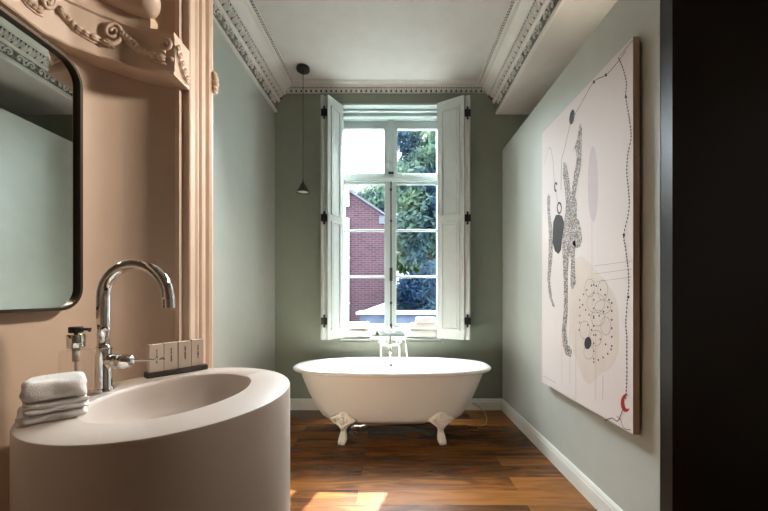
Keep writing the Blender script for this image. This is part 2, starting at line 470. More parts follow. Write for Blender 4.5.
# ------------------------------------------------------------------ baseboards
def base_prof(): return [(0, 0), (.018, 0), (.018, .085), (.014, .092), (.014, .104), (.006, .117), (0, .117)]
b = B(); prof_ = base_prof()
loft(b, [[(xl(YB)+0.01, YB-q, z) for q, z in prof_], [(XR-0.0, YB-q, z) for q, z in prof_]])
structure('baseboard_back', b, M['base'], 'pale grey baseboard under the window wall behind the bathtub', 'baseboard')
b = B(); loft(b, [[(XR-q, 1.435, z) for q, z in prof_], [(XR-q, YB-0.0, z) for q, z in prof_]])
structure('baseboard_right', b, M['base'], 'pale grey baseboard along the wall below the painting', 'baseboard')
b = B(); loft(b, [[(xl(1.45)+q, 1.45, z) for q, z in prof_], [(xl(YB)+q, YB, z) for q, z in prof_]])
structure('baseboard_left', b, M['base'], 'pale grey baseboard along the left sage wall', 'baseboard')

# ------------------------------------------------------------------ window
YW = 3.68
def zy(py): return CAMZ-(py-PY)*YW/F
win = empty('window_1', (0, YW, WZ0), 'tall white casement window behind the bathtub', 'window', kind='structure')
def wpart(name, boxes, m=None, parent=None, bevel=0.004):
    b = B()
    for q in boxes: box(b, *q)
    return obj(name, b, m or M['white'], parent or win, bevel=bevel)
wpart('sill', [(WX0, WX1, YB-0.002, YO, WZ0-0.022, WZ0)])
wpart('jamb_lining', [(WX0, WX0+0.006, YB+0.001, YW-0.03, WZ0, WZ1), (WX1-0.006, WX1, YB+0.001, YW-0.03, WZ0, WZ1)], bevel=0)
wpart('head_lining', [(WX0-0.0, WX1+0.0, YB-0.012, YW-0.03, WZ1-0.008, WZ1+0.012), (WX0, WX1, YB+0.06, YB+0.10, WZ1-0.03, WZ1-0.008), (WX0, WX1, YB+0.13, YW-0.03, WZ1-0.05, WZ1-0.008)])
XO = 0.66
zt1 = zy(128.7); 
wpart('frame', [(-XO, XO, YW-0.02, YW+0.09, zy(121), zy(106)), (-XO, -0.528, YW-0.02, YW+0.09, WZ0, zy(115)), (0.528, XO, YW-0.02, YW+0.09, WZ0, zy(115)),
                (-XO, XO, YW-0.03, YW+0.09, zy(182), zy(176)), (-XO, XO, YW-0.045, YW+0.0, zy(180.5), zy(177.5)), (-0.03, 0.03, YW-0.03, YW+0.09, zy(178), zy(118)), (-XO, XO, YW+0.053, YO, WZ0, zy(330))])
# upper lights
for sx in (-1, 1):
    x0, x1 = (-0.528, -0.03) if sx < 0 else (0.03, 0.528)
    g0, g1 = (-0.522, -0.076) if sx < 0 else (0.070, 0.522)
    z0, z1 = zy(176), zy(121)
    fr = wpart('fanlight', [(x0, g0, YW, YW+0.05, z0, z1), (g1, x1, YW, YW+0.05, z0, z1), (g0, g1, YW, YW+0.05, zy(128.7), z1), (g0, g1, YW, YW+0.05, z0, zy(173.4))])
    obj('pane', box(B(), g0, g1, YW+0.022, YW+0.026, zy(173.4), zy(128.7)), M['pane'], fr)
    # lower casement
    z0, z1 = WZ0+0.001, zy(182)
    x0, x1 = (-0.528, -0.006) if sx < 0 else (0.006, 0.528)
    g0, g1 = (-0.522, -0.072) if sx < 0 else (0.060, 0.522)
    zb = zy(324)
    ca = wpart('casement', [(x0, g0, YW, YW+0.05, z0, z1), (g1, x1, YW, YW+0.05, z0, z1), (g0, g1, YW, YW+0.05, zy(184), z1), (g0, g1, YW, YW+0.05, z0, zb)])
    zs = [zb, zy(276.8), zy(230.3), zy(184)]
    for i in range(3):
        obj('pane', box(B(), g0, g1, YW+0.022, YW+0.026, zs[i]+(0.012 if i else 0), zs[i+1]-(0.012 if i < 2 else 0)), M['pane'], ca)
    for i in (1, 2):
        obj('muntin', box(B(), g0, g1, YW+0.004, YW+0.044, zs[i]-0.012, zs[i]+0.012), M['white'], ca, bevel=0.004)
# espagnolette rod with its guides and handle
b = B()
tube(b, [(0.0, YW-0.012, zy(330)), (0.0, YW-0.012, zy(174))], 0.0065, 8)
for py in (190, 221, 303, 325): ball(b, (0, YW-0.012, zy(py)), (0.014, .012, .02))
box(b, -0.016, 0.016, YW-0.03, YW-0.002, zy(281), zy(268))
tube(b, [(0, YW-0.03, zy(270)), (0, YW-0.045, zy(275)), (0, YW-0.04, zy(283))], [0.009, 0.008, 0.007], 8)
box(b, -0.03, 0.03, YW-0.04, YW-0.028, zy(175), zy(173))
obj('espagnolette', b, M['brass'], win)

# ------------------------------------------------------------------ shutters
def make_leaf(bm_leaf, bm_pan, mtx, L, z0, z1, zm, t, side):
    box(bm_leaf, 0, L, -t/2, t/2, z0, z1, mtx)
    for a, c in ((z0+0.09, zm-0.03), (zm+0.03, z1-0.09)):
        x0, x1 = 0.045, L-0.045
        for sgn in (-1, 1):
            d0 = sgn*t/2; 
            # moulding ring then raised field
            for (xa, xb, za, zb) in ((x0, x1, a, a+0.018), (x0, x1, c-0.018, c), (x0, x0+0.018, a, c), (x1-0.018, x1, a, c)):
                box(bm_pan, xa, xb, min(d0, d0+sgn*0.008), max(d0, d0+sgn*0.011), za, zb, mtx)
            box(bm_pan, x0+0.03, x1-0.03, min(d0, d0+sgn*0.004), max(d0, d0+sgn*0.004), a+0.03, c-0.03, mtx)

def shutter(deep, near, out, label):
    deep = Vector(deep); near = Vector(near); d = (near-deep); L = d.length; ang = math.atan2(d.y, d.x)
    z0, z1, zm = 0.757, 3.17, 1.968
    root = empty('window_shutter', (deep.x, deep.y, z0), label, 'shutter')
    t = 0.03
    for i in range(2):
        off = Vector((out*0.052*i*1.0, 0, 0))
        mtx = Matrix.Translation(Vector((deep.x, deep.y, 0))+off) @ Matrix.Rotation(ang, 4, 'Z')
        bl, bp = B(), B(); make_leaf(bl, bp, mtx, L, z0, z1, zm, t, 1)
        lf = obj('leaf', bl, M['shutter'], root, bevel=0.003)
        obj('panel_moulding', bp, M['shutter'], lf, bevel=0.002)
    for py in (113, 218, 321):
        z = CAMZ-(py-PY)*3.25/F
        b = B()
        q = near + Vector((out*0.026, -0.008, 0))
        lathe(b, [(0.009, -0.05), (0.009, 0.05)], (q.x, q.y, z), 'Z', 10)
        ball(b, (q.x, q.y, z+0.055), 0.010, 8, 5); ball(b, (q.x, q.y, z-0.055), 0.010, 8, 5)
        box(b, q.x-0.030, q.x+0.030, q.y-0.006, q.y+0.006, z-0.035, z+0.035)
        obj('hinge', b, M['black'], root, smooth=True, angle=40)
    return root
shutter((-0.507, 3.442, 0), (-0.630, 3.246, 0), -1, 'white folded panelled shutter left of the window with iron hinges')
shutter((0.480, 3.400, 0), (0.728, 3.256, 0), 1, 'white folded panelled shutter right of the window')

# ------------------------------------------------------------------ bathtub
TC = Vector((0.009, 2.93, 0))
def sup(a, bb, n, z, N=64, dx=0):
    out = []
    for i in range(N):
        t = 2*PI*i/N; c, s_ = math.cos(t), math.sin(t)
        out.append((TC.x+dx+a*math.copysign(abs(c)**(2/n), c), TC.y+bb*math.copysign(abs(s_)**(2/n), s_), z))
    return out
tub = empty('bathtub', (TC.x, TC.y, 0), 'white freestanding roll-top bathtub on claw feet under the window', 'bathtub')
outer = [(.800, .294, 2.6, .548), (.784, .290, 2.7, .50), (.750, .284, 2.8, .42), (.712, .278, 2.9, .34), (.672, .270, 3.0, .27), (.640, .262, 3.0, .22), (.612, .252, 3.0, .18), (.572, .234, 3.0, .155), (.50, .195, 2.8, .142), (.25, .09, 2.2, .138)]
b = B(); loft(b, [sup(*q) for q in outer], cap0=False)
obj('outer_shell', b, M['tubout'], tub, smooth=True)
inner = [(.800, .292, 2.5, .549), (.835, .318, 2.5, .546), (.858, .336, 2.5, .552), (.868, .343, 2.5, .566), (.862, .338, 2.5, .580), (.845, .324, 2.5, .587), (.822, .304, 2.5, .583), (.800, .288, 2.5, .568), (.785, .280, 2.5, .53),
         (.755, .268, 2.5, .44), (.705, .252, 2.5, .34), (.64, .230, 2.5, .26), (.55, .19, 2.4, .205), (.40, .13, 2.3, .185), (.15, .05, 2.2, .18)]
b = B(); loft(b, [sup(*q) for q in inner], cap0=False)
obj('inner_shell', b, M['enamel'], tub, smooth=True)
b = B(); lathe(b, [(.004, -.022), (.016, -.02), (.018, -.012), (.030, -.010), (.032, -.004), (.032, .004), (.0, .006)], (0.0, TC.y+0.272, .520), 'Y', 24)
ov = obj('overflow', b, M['chrome'], tub, smooth=True, angle=40)
b = B(); lathe(b, [(.0, -.026), (.015, -.0255), (.016, -.020), (.0, -.019)], (0.0, TC.y+0.272, .520), 'Y', 18)
obj('overflow_slot', b, M['pump'], ov)
b = B()
tube(b, [(-0.30, 2.86, .07), (-.24, 2.86, .075), (0.28, 2.88, .085), (.33, 2.90, .10), (.33, 2.93, .16)], .022, 12)
tube(b, [(-0.33, 2.86, .0), (-.33, 2.86, .05), (-.315, 2.86, .07), (-0.29, 2.86, .07)], .020, 12)
for x in (-.30, -.26): lathe(b, [(.030, -.012), (.030, .012)], (x, 2.86, .07), 'X', 14)
lathe(b, [(.04, 0), (.04, .008), (.022, .02)], (-.33, 2.86, 0), 'Z', 16)
obj('waste_pipe', b, M['chrome'], tub, smooth=True, angle=40)

def claw_foot(x, y, sx, sy):
    b = B()
    d = Vector((sx*0.45, sy*0.9, 0)).normalized(); side = Vector((-d.y, d.x, 0))
    # (height, offset outwards, half width, half depth)
    rows = [(.0, .040, .014, .022), (.012, .036, .030, .034), (.034, .030, .036, .038), (.058, .018, .033, .032), (.085, .006, .025, .025), (.105, .002, .024, .024),
            (.125, .004, .034, .026), (.150, .012, .062, .026), (.172, .018, .094, .022), (.188, .018, .112, .018), (.198, .016, .108, .016), (.214, .012, .076, .015), (.238, .006, .034, .013), (.262, -.002, .008, .006)]
    rings = []
    for z, o_, hw, hd in rows:
        c = Vector((x, y, z)) + d*o_
        rings.append([c + side*hw*math.cos(2*PI*j/14) + d*hd*math.sin(2*PI*j/14) for j in range(14)])
    loft(b, rings)
    c0 = Vector((x, y, 0))
    for q in (-1, 0, 1):   # toes
        tube(b, [c0+d*.040+side*q*.016+Vector((0, 0, .045)), c0+d*.062+side*q*.020+Vector((0, 0, .026)), c0+d*.068+side*q*.021+Vector((0, 0, .006))], [.011, .012, .006], 7)
    for q in (-1, 1):      # acanthus scrolls on the wing
        pts = []
        for i in range(12):
            a = math.radians(-90+330*i/11); r = .026-.0014*i
            pts.append(c0+d*.038+side*(q*.052+q*r*math.cos(a)*1.1)+Vector((0, 0, .190+r*math.sin(a)*0.85)))
        tube(b, pts, .0085, 6)
        tube(b, [c0+d*.028+side*q*.004+Vector((0, 0, .10)), c0+d*.036+side*q*.022+Vector((0, 0, .145)), c0+d*.036+side*q*.055+Vector((0, 0, .172))], [.005, .009, .004], 6)
    for z in (.135, .16, .185, .21, .235):
        ball(b, c0+d*(.042-(z-.135)*.16)+Vector((0, 0, z)), (.012, .010, .013), 8, 5)
    return obj('claw_foot', b, M['foot'], tub, smooth=True)
for sx in (-1, 1):
    for sy in (-1, 1): claw_foot(TC.x+sx*.395, TC.y+sy*.235, sx*0.3, sy)

# bath mixer
mx = empty('bath_mixer', (0, 3.235, .588), 'chrome bath mixer with telephone hand shower on the back rim', 'tap')
YM = 3.235
b = B()
for x in (-.098, .082):
    lathe(b, [(.026, .575), (.026, .585), (.013, .595), (.011, .62), (.011, .70), (.017, .705), (.017, .725), (.010, .73)], (x, YM, 0), 'Z', 16)
tube(b, [(-.098, YM, .712), (.082, YM, .712)], .013, 12)
lathe(b, [(.008, .57), (.010, .62), (.016, .65), (.022, .69), (.024, .712), (.020, .735), (.012, .75), (.010, .82), (.016, .825), (.016, .835), (.004, .84)], (-.008, YM, 0), 'Z', 16)
obj('body', b, M['chrome'], mx, smooth=True, angle=40)
b = B(); tube(b, [(-.008, YM, .70), (-.008, YM-.05, .715), (-.008, YM-.10, .70), (-.008, YM-.12, .665), (-.008, YM-.122, .645)], [.014, .013, .012, .013, .015], 12)
obj('spout', b, M['chrome'], mx, smooth=True)
for x in (-.098, .082):
    b = B(); lathe(b, [(.008, .725), (.008, .745), (.014, .75), (.004, .76)], (x, YM, 0), 'Z', 12)
    for a in (0, PI/2):
        d = Vector((math.cos(a+.5), math.sin(a+.5), 0))*.034; c = Vector((x, YM, .744))
        tube(b, [c-d, c-d*.6, c+d*.6, c+d], [.008, .005, .005, .008], 8)
    obj('cross_handle', b, M['chrome'], mx, smooth=True)
b = B(); c = Vector((-.008, YM, .835))
for s_ in (-1, 1): tube(b, [c, c+Vector((s_*.04, 0, .0)), c+Vector((s_*.05, 0, .018)), c+Vector((s_*.052, 0, .034))], .006, 8)
obj('cradle', b, M['chrome'], mx, smooth=True)
b = B(); tube(b, [(.135, YM, .838), (.10, YM, .862), (.03, YM, .868), (-.05, YM, .868), (-.105, YM, .858), (-.135, YM, .835)], [.010, .011, .014, .012, .010, .012], 10)
lathe(b, [(.010, .02), (.016, .008), (.032, -.008), (.034, -.016), (.002, -.018)], (-.138, YM, .826), 'Z', 18)
obj('hand_shower', b, M['chrome'], mx, smooth=True, angle=50)
b = B(); tube(b, [(.132, YM, .842), (.142, YM, .80), (.146, YM, .72), (.152, YM+.004, .64), (.160, YM+.01, .592)], .008, 10)
obj('shower_hose', b, M['chrome'], mx, smooth=True)

# thin pale cord looping on the floor beside the tub
b = B(); pts = [P(462, 423, 3.0), P(474, 423.5, 3.0)]
pts = [(0.70, 3.02, .008), (0.80, 3.0, .008), (0.87, 3.03, .010), (0.90, 3.09, .04), (0.89, 3.14, .09), (0.84, 3.17, .13), (0.78, 3.17, .16)]
tube(b, pts, .0035, 6)
tagp(obj('cord', b, M['cord'], smooth=True), 'thin pale cord looping off the floor behind the right end of the bathtub', 'cord')

# ------------------------------------------------------------------ towels
def towel(name, c, w_, d_, h_, rz, label, group=None, folds=2, seed=1, fold_side=-1, parent=None, tilt=(0, 0)):
    """folded terry cloth: stacked lobes at the folded edge, soft ends"""
    rnd = random.Random(seed); b = B()
    prof = []
    lh = h_/folds
    for k in range(folds):             # folded front edge, lobes going up
        for i in range(7):
            a = -PI/2+PI*i/6
            prof.append((-d_/2-0.0+(-math.cos(a))*lh*0.42+lh*.42, lh*(k+.5)+math.sin(a)*lh*(.5 if k not in () else .5)))
    prof += [(-d_/2+d_*f_, h_*(1+.03*math.sin(f_*5+seed))) for f_ in (.3, .5, .7)]
    for k in reversed(range(folds)):
        for i in range(5):
            a = PI/2-PI*i/4
            prof.append((d_/2-lh*.3+math.cos(a)*lh*.3, lh*(k+.5)+math.sin(a)*lh*.5))
    prof += [(-d_/2+d_*f_, 0) for f_ in (.7, .5, .3)]
    rings = []; N = 14
    ph = rnd.random()*6
    for i in range(N+1):
        t = i/N; x = (t-.5)*w_
        e = min(t, 1-t)*N
        sc = 1 if e >= 1 else .80+.20*math.sqrt(max(e, 0))
        ring = []
        for j, (y, z) in enumerate(prof):
            wob = min(.004, h_*.08)*math.sin(3*t*PI+ph+j*.5)
            ring.append((x+.004*math.sin(j*1.3+seed), y*(sc*.3+.7)+wob, max(0.0, (z-h_/2)*sc+h_/2+(min(.0025, h_*.05)*math.sin(5*t+j+ph) if z > .003 else 0)-(h_*(1-sc)/2))))
        rings.append(ring)
    loft(b, rings)
    mt = Matrix.Translation(Vector(c)) @ Matrix.Rotation(rz, 4, 'Z') @ Matrix.Rotation(tilt[0], 4, 'X') @ Matrix.Rotation(tilt[1], 4, 'Y')
    bmesh.ops.transform(b, matrix=mt, verts=b.verts)
    o = obj(name, b, M['towel'], parent, smooth=True, subsurf=1)
    return tagp(o, label, 'towel', group) if label else o

# on the window sill (front of the sill at YB)
g = 'white towels on the window sill'
towel('bath_towel', (-.360, 3.555, WZ0), .31, .17, .088, .06, 'thick white folded towel at the bottom of the left pile on the window sill', g, 1, 3)
towel('bath_towel', (-.350, 3.560, WZ0+.092), .24, .16, .072, -.05, 'white folded towel on top of the left pile on the window sill', g, 1, 4)
towel('bath_towel', (.325, 3.555, WZ0), .34, .17, .082, -.06, 'thick white folded towel at the bottom of the right pile on the window sill', g, 1, 5)
towel('bath_towel', (.352, 3.560, WZ0+.087), .30, .16, .068, -.12, 'white folded towel in the middle of the right pile on the window sill', g, 1, 6)
towel('bath_towel', (.372, 3.565, WZ0+.160), .22, .15, .058, -.16, 'smaller white folded towel topmost of the right pile on the window sill', g, 1, 7)

# ------------------------------------------------------------------ pendant lamp
pc = Vector((-.847, 3.18, ZC))
pen = empty('pendant_lamp', pc, 'small dark cone pendant lamp hanging on a thin cord left of the window', 'lamp')
b = B(); lathe(b, [(.0, ZC), (.062, ZC), (.064, ZC-.006), (.062, ZC-.026), (.0, ZC-.028)], (pc.x, pc.y, 0), 'Z', 28)
obj('canopy', b, M['bronze'], pen, smooth=True, angle=40)
b = B(); tube(b, [(pc.x, pc.y, ZC-.02), (pc.x, pc.y, 2.31)], .003, 6); obj('cord', b, M['black'], pen)
b = B(); lathe(b, [(.006, 2.315), (.009, 2.29), (.062, 2.192), (.0635, 2.186), (.060, 2.186), (.008, 2.28), (.0, 2.282)], (pc.x, pc.y, 0), 'Z', 28)
obj('lamp_shade', b, M['bronze'], pen, smooth=True, angle=30)
b = B(); lathe(b, [(.0, 2.20), (.053, 2.200), (.055, 2.196), (.0, 2.194)], (pc.x, pc.y, 0), 'Z', 24)
obj('diffuser', b, M['diffuser'], pen, smooth=True, angle=30)

# ------------------------------------------------------------------ washbasin
K = .79                        # size of the washbasin group
SC = Vector((-.598, .934)); SA, SB = .296, .3286; ZK = .9235
def sc(prof): return [(r*K, z*K) for r, z in prof]
def sink_outline(N=96):
    return [(SC.x+SA*math.cos(2*PI*i/N), SC.y+SB*math.sin(2*PI*i/N)) for i in range(N)]
so = sink_outline(); N = len(so)
IC = Vector((-.607, .940)); IA, IB = .174, .227
def ring_in(k, z, rot=-7):
    out = []
    for i in range(N):
        x, y = so[i]; a = math.atan2((y-SC.y)/SB, (x-SC.x)/SA)
        v = Matrix.Rotation(math.radians(rot), 2) @ Vector((IA*k*math.cos(a), IB*k*math.sin(a)))
        out.append((IC.x+v.x, IC.y+v.y, z))
    return out
sink = empty('washbasin', (SC.x, SC.y, 0), 'oval white stone pedestal washbasin against the pink wall', 'washbasin')
b = B()
def off(d, z):
    return [(SC.x+(x-SC.x)*(1-d), SC.y+(y-SC.y)*(1-d), z) for x, y in so]
rings = [off(0, 0.0), off(0, .3), off(0, ZK-.006), off(.006, ZK-.001), off(.012, ZK), ring_in(1.02, ZK), ring_in(1.0, ZK-.003), ring_in(.985, ZK-.012), ring_in(.95, ZK-.045), ring_in(.88, ZK-.085), ring_in(.72, ZK-.118), ring_in(.4, ZK-.135), ring_in(.1, ZK-.14)]
loft(b, rings)
obj('basin_body', b, M['stone'], sink, smooth=True, angle=35)
b = B(); lathe(b, [(.0, .004), (.03, .004), (.032, 0), (.03, -.004), (.0, -.004)], (IC.x, IC.y, ZK-.135), 'Z', 20)
obj('drain', b, M['chrome'], sink, smooth=True)

# tap
TX, TY = -.826, .947
tp = empty('basin_tap', (TX, TY, ZK), 'tall chrome swan-neck tap standing on the washbasin', 'tap')
b = B(); lathe(b, sc([(.0, 0), (.032, 0), (.032, .008), (.028, .014), (.0262, .020), (.0262, .150), (.0285, .152), (.0285, .158), (.021, .161), (.0, .16)]), (TX, TY, ZK), 'Z', 28)
obj('tap_body', b, M['chrome'], tp, smooth=True, angle=35)
R_ = .093; zc = 1.1945
pts = [(TX, TY, 1.045), (TX, TY, 1.12), (TX, TY, zc)] + [(TX+R_-R_*math.cos(math.radians(a)), TY, zc+R_*math.sin(math.radians(a))) for a in range(12, 181, 12)] + [(TX+2*R_+.002, TY, zc-.012)]
b = B(); tube(b, pts, [.0158]*len(pts), 18, up=(0, 1, 0)); obj('spout', b, M['chrome'], tp, smooth=True)
b = B(); lathe(b, sc([(.0195, .018), (.0205, .012), (.0205, -.016), (.015, -.018), (.014, -.010), (.0, -.008)]), (TX+2*R_+.002, TY, zc-.018), 'Z', 20)
obj('aerator', b, M['chrome'], tp, smooth=True, angle=35)
zl = 1.010
b = B(); lathe(b, sc([(.020, .012), (.020, .036), (.026, .040), (.027, .050), (.025, .054), (.025, .064), (.027, .068), (.027, .080), (.023, .086), (.021, .100), (.015, .106), (.006, .108)]), (TX, TY, zl), 'X', 22)
tube(b, [(TX+K*u, TY, zl+K*v) for u, v in ((.10, .004), (.15, .004), (.20, .006), (.214, .007), (.222, .008))], [.0036, .0036, .004, .007, .003], 10)
obj('lever', b, M['chrome'], tp, smooth=True, angle=40)

# soap dispenser
DX, DY = -.864, .905
sd = empty('soap_dispenser', (DX, DY, ZK), 'clear glass soap dispenser with a black pump behind the towels', 'dispenser')
def rrect(hx, hy, r, z, n=5):
    out = []
    hx, hy, r = hx*K, hy*K, r*K; z = ZK+(z-ZK)*K
    for cx_, cy_, a0 in ((hx-r, hy-r, 0), (-hx+r, hy-r, 90), (-hx+r, -hy+r, 180), (hx-r, -hy+r, 270)):
        for i in range(n+1):
            a = math.radians(a0+90*i/n); out.append((DX+cx_+r*math.cos(a), DY+cy_+r*math.sin(a), z))
    return out
b = B(); loft(b, [rrect(.026, .032, .008, ZK), rrect(.030, .036, .010, ZK+.004), rrect(.030, .036, .010, ZK+.150), rrect(.027, .033, .010, ZK+.160), rrect(.016, .016, .0155, ZK+.163), rrect(.016, .016, .0155, ZK+.172)])
obj('bottle', b, M['bottle'], sd, smooth=True, angle=40)
b = B(); lathe(b, sc([(.024, .168), (.0255, .170), (.0255, .210), (.023, .214), (.0, .214)]), (DX, DY, ZK), 'Z', 24)
obj('collar', b, M['chrome'], sd, smooth=True, angle=40)
b = B(); lathe(b, sc([(.006, .212), (.006, .218), (.019, .219), (.020, .222), (.020, .237), (.018, .240), (.0, .239)]), (DX, DY, ZK), 'Z', 22)
box(b, DX+.004, DX+.040, DY-.006, DY+.003, ZK+.1795, ZK+.1865)
tube(b, [(DX+.037, DY-.0015, ZK+.183), (DX+.040, DY-.0015, ZK+.176)], [.0032, .0028], 8)
obj('pump_head', b, M['pump'], sd, smooth=True, angle=40)
b = B(); tube(b, [(DX, DY, ZK+.17*K), (DX, DY, ZK+.07*K)], .003, 8); lathe(b, sc([(.010, .12), (.011, .17)]), (DX, DY, ZK), 'Z', 12)
obj('dip_tube', b, M['carton'], sd, smooth=True)

# face cloths on the basin
g = 'white face cloths stacked on the washbasin'
hh = .113*K
towel('face_cloth', (-.778, .760, ZK), .112, .124, hh*.24, .80, 'white folded face cloth at the bottom of the pile on the washbasin', g, 1, 11)
towel('face_cloth', (-.771, .760, ZK+hh*.245), .104, .118, hh*.26, .84, 'white folded face cloth in the middle of the pile on the washbasin', g, 2, 12)
towel('face_cloth', (-.771, .758, ZK+hh*.51), .104, .119, hh*.48, .78, 'thick white face cloth topmost of the pile on the washbasin', g, 1, 13)

# tray with four cartons
A_ = Vector((-.802, 1.086, ZK)); E_ = Vector((-.683, 1.232, ZK)); d_ = (E_-A_).normalized(); nn = Vector((-d_.y, d_.x, 0)); Lt = (E_-A_).length
Rm = Matrix(((d_.x, nn.x, 0, A_.x), (d_.y, nn.y, 0, A_.y), (0, 0, 1, ZK), (0, 0, 0, 1)))
b = B(); box(b, 0, Lt, 0, .040, 0, .017, Rm)
tagp(obj('tray', b, M['tray'], bevel=.0015), 'narrow dark stone tray under four cartons on the washbasin', 'tray')
names = ['first small beige carton on the dark tray, next to the tap lever', 'second small beige carton on the dark tray, counting from the tap', 'third small beige carton on the dark tray, counting from the tap', 'last small beige carton on the dark tray, beside the pilaster']
bw = (Lt-.016)/4
for i in range(4):
    x0 = .008+i*bw
    jit = (0, .002, .001, .003)[i]; h_ = (.092, .093, .093, .095)[i]
    b = B(); box(b, x0, x0+bw-.002, .010+jit, .033+jit, .0172, .0172+h_, Rm)
    c = tagp(obj('carton', b, M['carton'], bevel=.001), names[i], 'box', 'beige cartons on the tray')
    b = B(); rnd = random.Random(i); xm = x0+(bw-.002)*.52
    z = .047
    while z < .090:                                   # column of small script on the front
        hgt = rnd.choice((.003, .005, .006)); wd = rnd.choice((.002, .004, .005))
        box(b, xm-wd/2, xm+wd/2, .0096+jit, .0101+jit, z, z+hgt*.7, Rm); z += hgt
    box(b, xm-.0005, xm+.0005, .0096+jit, .0101+jit, .043, .093, Rm)
    obj('lettering', b, M['ink'], c)

# ------------------------------------------------------------------ mirror
MY0, MY1, MZ0, MZ1 = .36, 1.059, 1.153, 1.932
def rr(y0, y1, z0, z1, r, x, n=8):
    out = []
    for cy_, cz_, a0 in ((y1-r, z1-r, 0), (y0+r, z1-r, 90), (y0+r, z0+r, 180), (y1-r, z0+r, 270)):
        for i in range(n+1):
            a = math.radians(a0+90*i/n); out.append((x, cy_+r*math.cos(a), cz_+r*math.sin(a)))
    return out
mi = empty('wall_mirror', (XP, (MY0+MY1)/2, MZ0), 'large mirror with rounded corners and a thin dark frame on the pink wall', 'mirror')
b = B(); fd = .042; t_ = .009
loft(b, [rr(MY0, MY1, MZ0, MZ1, .07, XP+.001), rr(MY0, MY1, MZ0, MZ1, .07, XP+fd), rr(MY0+t_, MY1-t_, MZ0+t_, MZ1-t_, .06, XP+fd), rr(MY0+t_, MY1-t_, MZ0+t_, MZ1-t_, .06, XP+.001)], loop=True)
obj('frame', b, M['frame'], mi, smooth=True, angle=35)
b = B(); loft(b, [rr(MY0+t_, MY1-t_, MZ0+t_, MZ1-t_, .06, XP+.024), rr(MY0+t_, MY1-t_, MZ0+t_, MZ1-t_, .06, XP+.030)])
obj('mirror_glass', b, M['mirror'], mi)

# ------------------------------------------------------------------ carved overmantel frieze on the pink wall
FB, FT = 1.987, 2.136         # bottom and top of the frieze
FPATH = [(-60, -1.015), (41.5, -1.015), (69, -1.0), (100, -.962), (125, -.918), (140, -.882), (151, -.851), (162, -.815), (175, -.775)]
def fx(px):     # plan path of the frieze face: a concave bay that ends facing the room
    for (a, x0), (c, x1) in zip(FPATH[:-1], FPATH[1:]):
        if px <= c: return x0+(x1-x0)*(px-a)/(c-a)
    return FPATH[-1][1]
def lift(px): return -.030 if px < 41 else -.030*(1-(px-41)/70) if px < 111 else 0
def FN(px):
    a, c = max(px-6, -60), min(px+6, 175)
    t = Vector((fx(c)-fx(a), fx(c)*F/(c-PX)-fx(a)*F/(a-PX), 0)).normalized()
    return Vector((t.y, -t.x, 0))
def FZ(px, z, d=0.0):
    x = fx(px); return Vector((x, x*F/(px-PX), z+lift(px)))+FN(px)*d
def FP(px, py, d=0.0):
    x = fx(px); y = x*F/(px-PX)
    return FZ(px, CAMZ-(py-PY)*y/F-lift(px), d)
fz = empty('trim_5', (XP, 1.2, 2.0), 'pink carved plaster frieze with garlands and scrolls above the mirror', 'frieze', kind='structure')
b = B(); rings = []
for px in list(range(-60, 175, 5))+[175]:
    pr = [(0, 0), (.009, 0), (.012, .03), (.009, .06), (.003, .075), (.001, .5), (.003, .90), (.010, .93), (.012, 1.0)]
    ring = [FZ(px, FB+(FT-FB)*v, d) for d, v in pr]
    n = FN(px)*-.085 if px < 175 else Vector((0, .085, 0))
    rings.append(ring+[FZ(px, FT)+n, FZ(px, FB)+n])
loft(b, rings)
obj('frieze_face', b, M['plaster'], fz, smooth=True, angle=32)
b = B()
def husk(b, x0, y0, x1, y1, d, k=1.0):
    a = FP(x0, y0, d); c = FP(x1, y1, d); tube(b, [a, a*.6+c*.4, c], [.003*k, .0085*k, .0022*k], 6)
def garland(pts, steps, wid, g=1.0, e=0.0):
    # two rows of husks and an edge string along a pixel path
    seg = []
    for (xa, ya), (xb, yb2) in zip(pts[:-1], pts[1:]):
        n = max(1, int(math.hypot(xb-xa, yb2-ya)/steps))
        for i in range(n): seg.append((xa+(xb-xa)*i/n, ya+(yb2-ya)*i/n))
    seg.append(pts[-1])
    for (xa, ya), (xb, yb2) in zip(seg[:-1], seg[1:]):
        dx, dy = xb-xa, yb2-ya; l = math.hypot(dx, dy); nx, ny = -dy/l, dx/l
        for q in (-.55, .55):
            husk(b, xa+nx*q*.3*wid, ya+ny*q*.3*wid, xb+nx*q*wid+dx*.15, yb2+ny*q*wid+dy*.15, .008+e, g)
        husk(b, xa, ya, xb, yb2, .012+e, .8*g)
    tube(b, [FP(x+1.0, y+wid*1.5, .004+e) for x, y in seg], .003*g, 6)
garland([(56, 9), (64, 17), (74, 27), (88, 36), (98, 40)], 6, 3.2)
garland([(120, 35), (128, 41), (140, 50), (152, 57), (166, 61)], 5, 3.2, 1.3, .005)
garland([(14, -14), (24, 0), (34, 8), (40, 11)], 6, 3.6)
def spiral(cx_, cy_, r, a0, turns, d=.007, rad=.0055):
    n = 30; pts = []
    for i in range(n):
        t = i/(n-1); a = math.radians(a0+360*turns*t); q = r*(1-.85*t); pts.append(FP(cx_+q*math.cos(a), cy_+q*math.sin(a)*1.05, d+.005*t))
    tube(b, pts, [rad*(1-.35*i/(n-1)) for i in range(n)], 7)
spiral(112, 33, 10.5, 140, -1.9, rad=.0065); spiral(167.5, 47, 7, 100, 1.8, d=.009, rad=.0065)
spiral(46, 2, 9, 200, 1.9, rad=.0065)
tube(b, [FP(100, 43, .010), FP(106, 46, .014), FP(114, 46, .014), FP(119, 42, .012), FP(121, 36, .01)], [.004, .0075, .0075, .0065, .004], 7)
for x, y in ((60, 9), (66, 16), (104, 43), (172, 60), (112, 47)): ball(b, FP(x, y, .006), .008, 8, 6)
